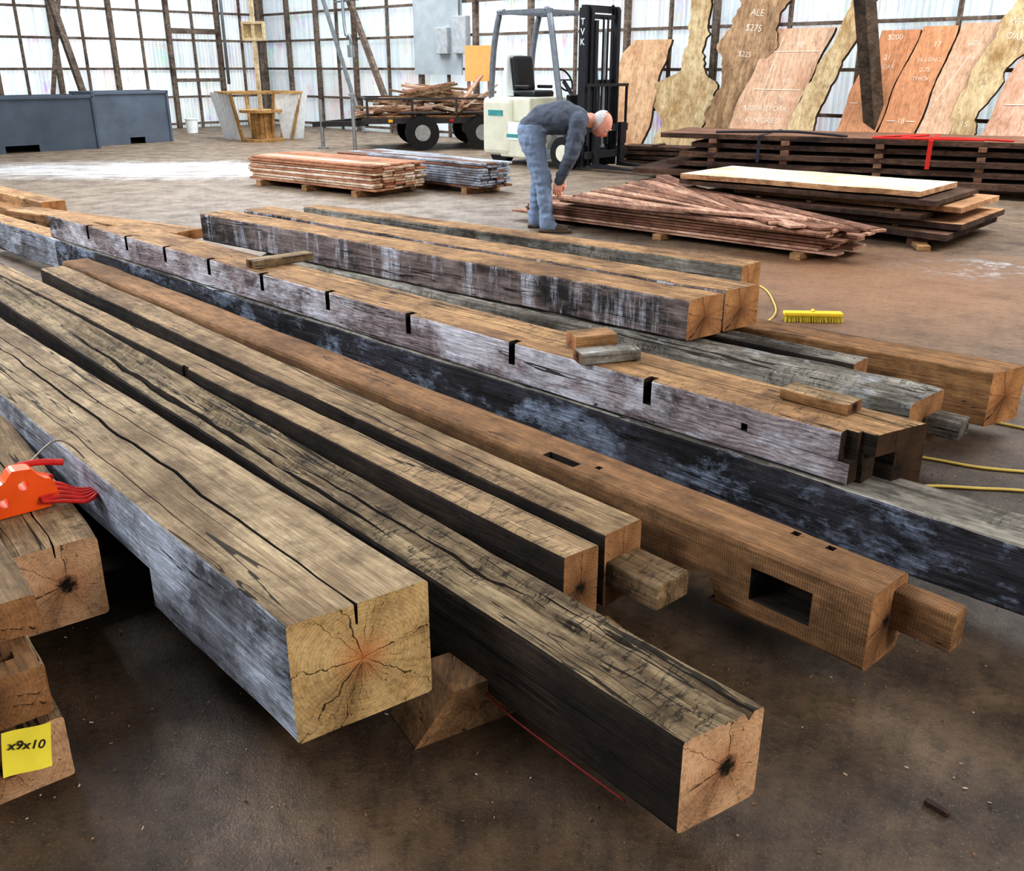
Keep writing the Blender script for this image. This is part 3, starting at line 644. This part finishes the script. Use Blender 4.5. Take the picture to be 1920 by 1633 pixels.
# ---------------------------------------------------------------- planter counter & spool with post
wc=plain('white_corrugated_tin',(240,244,246),.5,var=.08); sp_=wood('spool_wood',(216,176,118),(186,144,92),(160,118,72),crack=.3,bump=.2)
b=MB()
def tin(M):
    k=40; vs=[];fs=[]
    for j in range(k+1):
        x=-.5+j/k; y=.012*math.sin(j*2.4)
        for z in (0,.9): vs.append((x*(.42+.28*z),y-(z*.18),z+.02))
    for j in range(k): fs.append((2*j,2*j+2,2*j+3,2*j+1))
    b.add(vs,fs,0,M,True)
cx=Vector((-5.15,20.2,0))
for ang,off in ((-35,(-.62,-.1)),(20,(.62,.05)),(-70,(-.85,.5))):
    tin(Matrix.Translation(cx+Vector((off[0],off[1],0)))@Matrix.Rotation(math.radians(ang),4,'Z'))
for a in range(6):
    p=[cx+Vector((.85*math.cos(t),.65*math.sin(t),.92)) for t in (a*math.pi/3,(a+1)*math.pi/3)]; b.beam(p[0],p[1],.12,.04,1)
for a in range(6):
    t=a*math.pi/3; b.beam(cx+Vector((.85*math.cos(t),.65*math.sin(t),.9)),cx+Vector((.6*math.cos(t),.45*math.sin(t),0)),.05,.05,1)
b.build('tin_clad_planter',[wc,sp_])
b=MB(); c2=cx+Vector((.1,-.35,0))
b.cyl(c2,c2+Vector((0,0,.05)),.42,mat=0,n=28); b.cyl(c2+Vector((0,0,.55)),c2+Vector((0,0,.6)),.42,mat=0,n=28)
for i in range(14):
    a=i*2*math.pi/14; b.box(c2+Vector((.2*math.cos(a),.2*math.sin(a),.3)),(.03,.085,.5),0,rot=(0,0,a))
b.beam(c2+Vector((0,0,.6)),c2+Vector((0,0,2.75)),.07,.07,1)
b.box(c2+Vector((0,0,1.9)),(.42,.1,.05),1); b.box(c2+Vector((0,0,2.2)),(.42,.1,.05),1); b.box(c2+Vector((-.2,0,2.05)),(.04,.12,.34),1); b.box(c2+Vector((.2,0,2.05)),(.04,.12,.34),1); b.box(c2+Vector((0,.05,2.05)),(.4,.02,.3),1)
b.build('cable_spool_post',[sp_,wood('pale_post_wood',(236,220,182),(214,190,148),(194,166,120),crack=.2,bump=.1)],bevel=.004)
b=MB(); b.cyl((-7.3,22.4,0),(-7.3,22.4,.3),.12,.14); b.cyl((-7.3,22.4,.29),(-7.3,22.4,.31),.15,.15); b.build('white_bucket',[wc])
# ---------------------------------------------------------------- trailer
dks=plain('dark_steel',(62,58,58),.5,.4); rub=plain('tyre_rubber',(32,31,31),.85); wheelm=plain('wheel_rim',(150,150,150),.4,.5); yl=plain('yellow_lens',(235,170,40),.3)
b=MB(); TM=Matrix.Translation((-3.35,17.35,0))@Matrix.Rotation(math.radians(12),4,'Z')
def TB(c,s_,m=0,rot=None): b.box(c,s_,m,rot=rot,M=TM)
TB((2.0,0,.5),(2.5,.06,.1)); TB((2.0,1.4,.5),(2.5,.06,.1)); TB((.78,.7,.5),(.06,1.4,.1)); TB((3.22,.7,.5),(.06,1.4,.1))
TB((2.0,.7,.56),(2.5,1.4,.03),3)
for x in (.8,1.6,2.4,3.2):
    for y in (0,1.4): TB((x,y,.7),(.04,.04,.35))
for y in (0,1.4): TB((2.0,y,.87),(2.45,.035,.035))
TB((.78,.7,.87),(.035,1.4,.035))
b.beam(TM@Vector((.8,.1,.46)),TM@Vector((-.15,.7,.42)),.07,.09,0); b.beam(TM@Vector((.8,1.3,.46)),TM@Vector((-.15,.7,.42)),.07,.09,0)
b.cyl(TM@Vector((.0,.6,.0)),TM@Vector((.0,.6,.85)),.035,mat=2); b.cyl(TM@Vector((.0,.6,.0)),TM@Vector((.0,.6,.03)),.1,mat=2); b.cyl(TM@Vector((.55,0.05,.0)),TM@Vector((.55,.05,.95)),.035,mat=2); TB((.55,.05,.95),(.12,.05,.04),2)
for x in (1.75,2.85):
    for y in (-.12,1.52):
        b.cyl(TM@Vector((x,y-.09,.3)),TM@Vector((x,y+.09,.3)),.3,mat=1,n=28); b.cyl(TM@Vector((x,y-.1,.3)),TM@Vector((x,y+.1,.3)),.14,mat=2,n=20)
        TB((x,y,.64),(.72,.2,.03))
TB((1.2,-.04,.5),(.08,.02,.05),4); TB((2.3,-.04,.5),(.08,.02,.05),5)
b.build('utility_trailer',[dks,rub,wheelm,W_brn,yl,redm],bevel=.003)
b=MB()
for i in range(110):
    x=2.0+random.gauss(0,.6); x=min(3.1,max(.9,x)); hgt=.6+U(0,.5)*max(.1,1-abs(x-2.1)/1.3); a=U(-.6,.6) if R()<.8 else U(0,3)
    L_=U(.4,1.3); t=U(-.22,.22); c_=TM@Vector((x,U(.25,1.2),hgt)); 
    dv=Vector((math.cos(a)*math.cos(t),math.sin(a)*math.cos(t),math.sin(t)))*L_/2
    b.beam(c_-dv,c_+dv,U(.03,.12),U(.02,.045),random.randrange(3))
b.beam(TM@Vector((2.4,.3,.6)),TM@Vector((2.95,.5,1.25)),.12,.03,0); b.beam(TM@Vector((2.5,.3,.65)),TM@Vector((3.2,.2,1.1)),.1,.03,1)
b.build('scrap_wood_pile',[P5,P1,W_dust2])
b=MB(); b.box((0,0,0),(.52,.02,.62),0); b.box((.2,.05,-.7),(.08,.05,1.5),1); b.box((-.2,.05,-.7),(.06,.05,1.5),1)
b.build('orange_plywood_sign',[plain('orange_plywood',(244,184,112),.6,var=.06),P5],Matrix.Translation((-.62,18.7,1.46))@Matrix.Rotation(-.15,4,'Z'))
# ---------------------------------------------------------------- forklift
cr=plain('cream_paint',(222,220,200),.4,var=.08,sc=4); blk=plain('black_steel',(40,41,46),.5,.3); gry=plain('guard_grey',(120,126,134),.45,.3); vin=plain('black_vinyl',(30,30,34),.45); wl=plain('white_label',(235,240,238),.6,var=.03); tl=plain('teal_stripe',(70,150,150),.5)
b=MB()
b.box((-.62,0,.55),(.62,1.02,.86),0,ch=.09)
b.box((-.1,0,.36),(.9,.98,.5),0,ch=.03); b.box((-.3,0,.8),(.62,.86,.36),0,ch=.04)
b.box((.42,0,.2),(.55,.9,.14),2); b.box((.62,0,.45),(.12,.9,.6),2,ch=.02)
b.box((.6,0,.85),(.1,.5,.35),1,ch=.02)
b.box((-.3,0,1.02),(.46,.46,.1),3,ch=.04); b.box((-.53,0,1.3),(.12,.44,.52),3,rot=(0,-.15,0),ch=.05); b.box((-.3,.26,1.12),(.3,.05,.05),3,ch=.02);b.box((-.3,-.26,1.12),(.3,.05,.05),3,ch=.02)
b.cyl((.52,0,.95),(.3,0,1.2),.03,mat=1); 
ring=[(.3+.17*math.sin(a)*-.5,.17*math.cos(a),1.22+.15*math.sin(a)) for a in [i*math.pi/10 for i in range(21)]]
b.tube(ring,.014,1,8,1); b.beam((.3,-.16,1.22),(.3,.16,1.22),.02,.02,1)
for y in (-.44,.44):
    b.tube([(-.78,y,.9),(-.72,y,1.6),(-.6,y,2.1),(-.5,y,2.15)],.045,2,8,4)
    b.tube([(.66,y,.6),(.5,y,1.5),(.38,y,2.1),(.3,y,2.15)],.045,2,8,4)
    b.beam((-.62,y,2.14),(.42,y,2.14),.07,.06,2)
for k in range(8): x=-.58+k*.14; b.beam((x,-.44,2.14),(x,.44,2.14),.03,.035,2)
b.cyl((-.72,0,1.0),(-.72,0,1.55),.15,mat=4,n=20); b.ell((-.72,0,1.55),(.15,.15,.08),4)
for y in (-.36,.36):
    b.box((.95,y,1.1),(.13,.06,2.12),1); b.box((1.02,y*.8,1.12),(.08,.05,2.12),1); b.box((1.07,y*.66,1.05),(.05,.05,1.9),1)
    b.cyl((.93,y*.45,.15),(.93,y*.45,1.9),.035,mat=5,n=12)
for z in (.25,2.15): b.box((.95,0,z),(.08,.76,.09),1)
for z in (1.2,2.05): b.box((1.0,0,z),(.05,.6,.06),1)
for y in (-.05,.05): b.box((1.05,y,1.2),(.02,.025,1.7),1)
b.tube([(.98,.15,2.1),(1.02,.2,2.2),(1.0,.28,1.9),(.98,.3,.8)],.013,1)
for z in (.22,.58): b.box((1.13,0,z),(.05,.95,.1),1)
for y in (-.44,-.22,0,.22,.44): b.box((1.13,y,.75),(.03,.03,.8),1)
b.box((1.13,0,1.16),(.04,.92,.04),1)
for y in (-.3,.3): b.prism([(1.14,.04),(2.2,.04),(2.2,.055),(1.3,.085),(1.2,.1),(1.2,.65),(1.14,.65)],y-.055,y+.055,1)
for y in (-.42,.42):
    b.cyl((.72,y-.09,.23),(.72,y+.09,.23),.23,mat=6,n=24); b.cyl((.72,y-.095,.23),(.72,y+.095,.23),.12,mat=0,n=16)
for y in (-.38,.38): b.cyl((-.6,y-.08,.19),(-.6,y+.08,.19),.19,mat=6,n=24)
b.box((-.3,-.495,.5),(.42,.012,.26),4); b.box((-.3,-.503,.43),(.3,.01,.05),7); b.box((-.62,-.515,.75),(.3,.012,.08),7)
FM=Matrix.Translation((.55,15.0,0))@Matrix.Rotation(math.radians(-43),4,'Z')
fk=b.build('forklift',[cr,blk,gry,vin,wl,steel,rub,tl],FM,bevel=.004)
for k,ch in enumerate('TVK'): text(ch,.12,wl,Matrix.Translation((.95,-.393,1.98-.13*k))@RX,fk,'mast_lettering',bold=.001)
# ---------------------------------------------------------------- man
jean=plain('blue_jeans',(122,136,158),.9,var=.12,sc=40); swt=plain('charcoal_sweater',(82,88,100),.95,var=.12,sc=50); skn=plain('skin',(220,156,134),.55,var=.05); shoe=plain('brown_boot',(84,66,52),.7); hair=plain('grey_white_hair',(200,192,188),.9,var=.2,sc=60); eyew=plain('eye_white',(235,232,228),.3,var=.02); eyed=plain('iris_dark',(40,34,30),.3); lip=plain('lips',(168,92,84),.5)
mb=MB()
def limb(p,q,r0,r1,flat=1.):
    p=Vector(p);q=Vector(q); K=8
    for k in range(K+1):
        t=k/K; c=p.lerp(q,t); r=r0+(r1-r0)*t
        mb.ell(c,(r,r*flat,r),0,n=12,m=8)
    mb.cyl(p,q,r0,r1,0,12)
bones=[]
def bn(p,q,r0,r1,reg,fl=1.): limb(p,q,r0,r1,flat=fl); bones.append((Vector(p),Vector(q),reg))
bn((-.13,0,.87),(-.05,0,.95),.13,.125,'j',1.3)
bn((-.03,0,.965),(.14,0,.985),.132,.148,'s',1.3)
bn((.14,0,.985),(.28,0,.965),.145,.11,'s',1.45)
bn((.3,0,.985),(.43,0,.955),.064,.057,'k')
for s in (-1,1):
    f=.06 if s<0 else -.07
    bn((-.13,s*.06,.86),(-.11,s*.1,.78),.122,.112,'j')
    bn((-.12,s*.1,.80),(-.035+f*.5,s*.115,.47),.105,.078,'j')
    bn((-.035+f*.5,s*.115,.47),(-.03+f,s*.12,.12),.076,.062,'j')
    bn((-.03+f,s*.12,.14),(-.025+f,s*.12,.07),.068,.074,'j')
    bn((-.04+f,s*.12,.05),(.14+f,s*.14,.035),.045,.036,'b')
    bn((.24,0,.98),(.3,s*.16,.955),.085,.085,'s')
    bn((.3,s*.18,.95),(.24,s*.21,.67),.078,.062,'s')
    bn((.24,s*.21,.67),(.135,s*.10,.455),.06,.044,'s')
mo_=mb.build('man',[swt,jean,skn,shoe],None)
r=mo_.modifiers.new('r','REMESH'); r.mode='VOXEL'; r.voxel_size=.011
sm=mo_.modifiers.new('s','SMOOTH'); sm.iterations=6; sm.factor=.6
evalmesh(mo_)
me=mo_.data; me.materials.clear()
for m in (swt,jean,skn,shoe): me.materials.append(m)
ri={'s':0,'j':1,'k':2,'b':3}
for v in me.vertices:
    c=v.co; a=.004 if c.z>.12 else 0
    f=noise.noise(Vector((c.x*9,c.y*9,c.z*22)))+.6*noise.noise(Vector((c.x*28,c.y*20,c.z*30)))
    v.co=c+v.normal*a*f*2.8
for p in me.polygons:
    c=p.center; best=9;rg='s'
    for (a,b2,g_) in bones:
        ab=b2-a; t=max(0,min(1,(c-a).dot(ab)/ab.length_squared)); dd_=(c-(a+ab*t)).length-(.04 if g_=='b' else .1 if g_!='k' else .055)
        if dd_<best: best=dd_; rg=g_
    if rg=='b' and c.z>.085: rg='j'
    if rg=='j' and c.z>.93 : rg='s'
    if rg=='k' and c.x<.37: rg='s'
    p.material_index=ri[rg]; p.use_smooth=True
hb=MB(); HM=Matrix.Translation((.49,0,.935))@Matrix.Rotation(math.radians(-35),4,'Z')@Matrix.Rotation(math.radians(48),4,'Y')
vs=[];fs=[];n_=36;m_=26
for j in range(m_+1):
    ph=math.pi*j/m_
    for i in range(n_):
        th=2*math.pi*i/n_; x=math.sin(ph)*math.cos(th);y=math.sin(ph)*math.sin(th);z=math.cos(ph)
        X=x*.098;Y=y*.078;Z=z*.118
        if z<0: 
            Y*=1-.28*(-z); 
            if x<0: X*=1-.35*(-z)
            else: X*=1-.08*(-z)
        def gs(a0,b0,s1): return math.exp(-((Y-a0)**2+(Z-b0)**2)/(2*s1*s1))
        if x>0:
            X+=.026*math.exp(-(Y/.011)**2)*(max(0,1-abs(Z+.022)/.038)) *(1.2 if Z<-.01 else .8)
            for s in (-1,1): X-=.010*gs(s*.032,.004,.013); X+=.006*gs(s*.032,.026,.014); X+=.004*gs(s*.04,-.03,.018)
            X+=.007*gs(0,-.066,.016)+.008*gs(0,-.1,.018)-.004*gs(0,-.08,.008)
        vs.append((X,Y,Z))
for j in range(m_):
    for i in range(n_): i2=(i+1)%n_; fs.append((j*n_+i,j*n_+i2,(j+1)*n_+i2,(j+1)*n_+i))
hb.add(vs,fs,0,HM,True)
for s in (-1,1):
    hb.ell((-.0,s*.078,-.008),(.018,.008,.032),0,M=HM); hb.ell((.076,s*.031,.004),(.012,.012,.011),2,M=HM); hb.ell((.0865,s*.031,.004),(.004,.0055,.0055),3,M=HM)
    hb.box((.092,s*.031,.027),(.008,.03,.007),1,M=HM,ch=.002)
hb.ell((.09,0,-.066),(.008,.024,.005),4,M=HM)
hs=[];hf=[]
for j in range(m_+1):
    ph=math.pi*j/m_
    for i in range(n_):
        th=2*math.pi*i/n_; x=math.sin(ph)*math.cos(th);y=math.sin(ph)*math.sin(th);z=math.cos(ph)
        q=1.035+.025*noise.noise(Vector((x*9,y*9,z*9))); hs.append((x*.098*q-.003,y*.078*q,z*.118*q))
for j in range(m_):
    for i in range(n_):
        i2=(i+1)%n_; fc=(j*n_+i,j*n_+i2,(j+1)*n_+i2,(j+1)*n_+i); c=sum((Vector(hs[k]) for k in fc),Vector())/4
        if -.05<c.z<.116 and c.x<.03-.6*max(0,c.z-.06): hf.append(fc)
hb.add(hs,hf,1,HM,True)
ho=hb.build('head',[skn,hair,eyew,eyed,lip]); ho.parent=mo_
for s in (-1,1):
    h_=MB(); wrist=Vector((.135,s*.10,.455)); dn=Vector((-.15,s*-.12,-1)).normalized(); sd=Vector((1,0,0)); sd=(sd-dn*sd.dot(dn)).normalized()
    inn=Vector((0,-s,0)); pn=(inn-dn*inn.dot(dn)-sd*inn.dot(sd)).normalized()
    HMx=Matrix((sd,pn,-dn)).transposed().to_4x4(); HMx.translation=wrist
    h_.ell((0,0,-.0),(.03,.024,.03),0,M=HMx); h_.box((0,0,-.05),(.08,.028,.085),0,M=HMx,ch=.012)
    for k,(x,l) in enumerate(((.03,.072),(.01,.08),(-.011,.075),(-.031,.058))):
        p0=Vector((x,0,-.088)); p1=p0+Vector((0,.012,-l*.45)); p2=p1+Vector((0,.026,-l*.25)); p3=p2+Vector((0,.024,.004))
        h_.tube([HMx@q for q in (p0,p1,p2,p3)],lambda t:.0092-.002*t,0,8,3)
    h_.tube([HMx@Vector(q) for q in ((.034,.004,-.03),(.052,.018,-.055),(.05,.035,-.08),(.042,.04,-.1))],lambda t:.012-.003*t,0,8,3)
    o=h_.build('hand_right' if s<0 else 'hand_left',[skn]); o.parent=mo_
bb=MB()
for s in (-1,1):
    f=.06 if s<0 else -.07; bb.box((.05+f,s*.13,.015),(.3,.1,.03),0,ch=.012)
o=bb.build('boot_soles',[shoe]); o.parent=mo_
mo_.location=(.30,8.72,0); mo_.rotation_euler=(0,0,math.radians(-8))
# ---------------------------------------------------------------- floor debris
b=MB()
for i in range(1900):
    if R()<.7: x,y=U(-1.6,2.2),U(.5,3.2)
    else: x,y=U(-3,6),U(3,11)
    l=U(.002,.009)*(1 if R()<.96 else 2.5); w=U(.001,.0035); a=U(0,6.28)
    M=Matrix.Translation((x,y,.001+.002*R()))@Euler((U(-.4,.4),U(-.4,.4),a)).to_matrix().to_4x4()
    b.box((0,0,.001),(l,w,.0012),random.choice((0,1,1,2)),M=M)
b.box((.86,1.48,.006),(.05,.012,.01),2,rot=(0,0,-.9))
b.build('wood_chips',[P1,W_blk,DK],fix=False)
# ---------------------------------------------------------------- lights, world, camera
w=bpy.data.worlds.new('World'); bpy.context.scene.world=w; w.use_nodes=True
bg=w.node_tree.nodes['Background']; bg.inputs[0].default_value=(.84,.92,1.,1); bg.inputs[1].default_value=.4
def area(nm,loc,tgt,sx,sy,e,col):
    l=bpy.data.lights.new(nm,'AREA'); l.shape='RECTANGLE'; l.size=sx;l.size_y=sy;l.energy=e;l.color=col
    o=bpy.data.objects.new(nm,l); COL.objects.link(o); o.location=loc
    o.rotation_euler=(Vector(tgt)-Vector(loc)).to_track_quat('-Z','Y').to_euler(); return o
area('skylight_left',(-8,9,6.0),(-1,4,0),5,4,1300,(.88,.94,1))
area('skylight_far',(-3,19,7),(-2,17,0),9,7,1500,(.95,.98,1))
area('bay_door_daylight',(6.,-3.0,4.),(.5,3,0),2.6,2.2,450,(1,.95,.88))
area('left_face_fill',(-6.5,0.5,4.4),(0,3.5,.3),3,2.,320,(.87,.93,1))  # cool lamp added to brighten the left beam faces; no door known there
area('slab_fill_right',(8,9,6.5),(4,12,0),5,5,1000,(1,.99,.97))  # overhead lamp added to lift the slabs, not a known roof opening
ob_=C0+wB*10.5+Vector((2.,2.,2.8)); area('daylight_outside_back',ob_,ob_-Vector((1,1,0)),22,5.2,760,(.9,.96,1))
oa_=C0+wA*7+Vector((-2.,2.,2.8)); area('daylight_outside_left',oa_,oa_-Vector((-1,1,0)),14,5.2,640,(.95,.98,1))
cam=bpy.data.cameras.new('Camera'); co=bpy.data.objects.new('Camera',cam); COL.objects.link(co)
cam.sensor_fit='HORIZONTAL'; cam.sensor_width=36; cam.lens=1750/1920*36; cam.clip_start=.05; cam.clip_end=200
co.location=(0,0,1.4); co.rotation_euler=(math.pi/2-math.atan(691/1750),0,0)
bpy.context.scene.camera=co
vs_=bpy.context.scene.view_settings
vs_.view_transform='Standard'
try: vs_.look='Medium High Contrast'
except Exception as ex: print('look',ex)
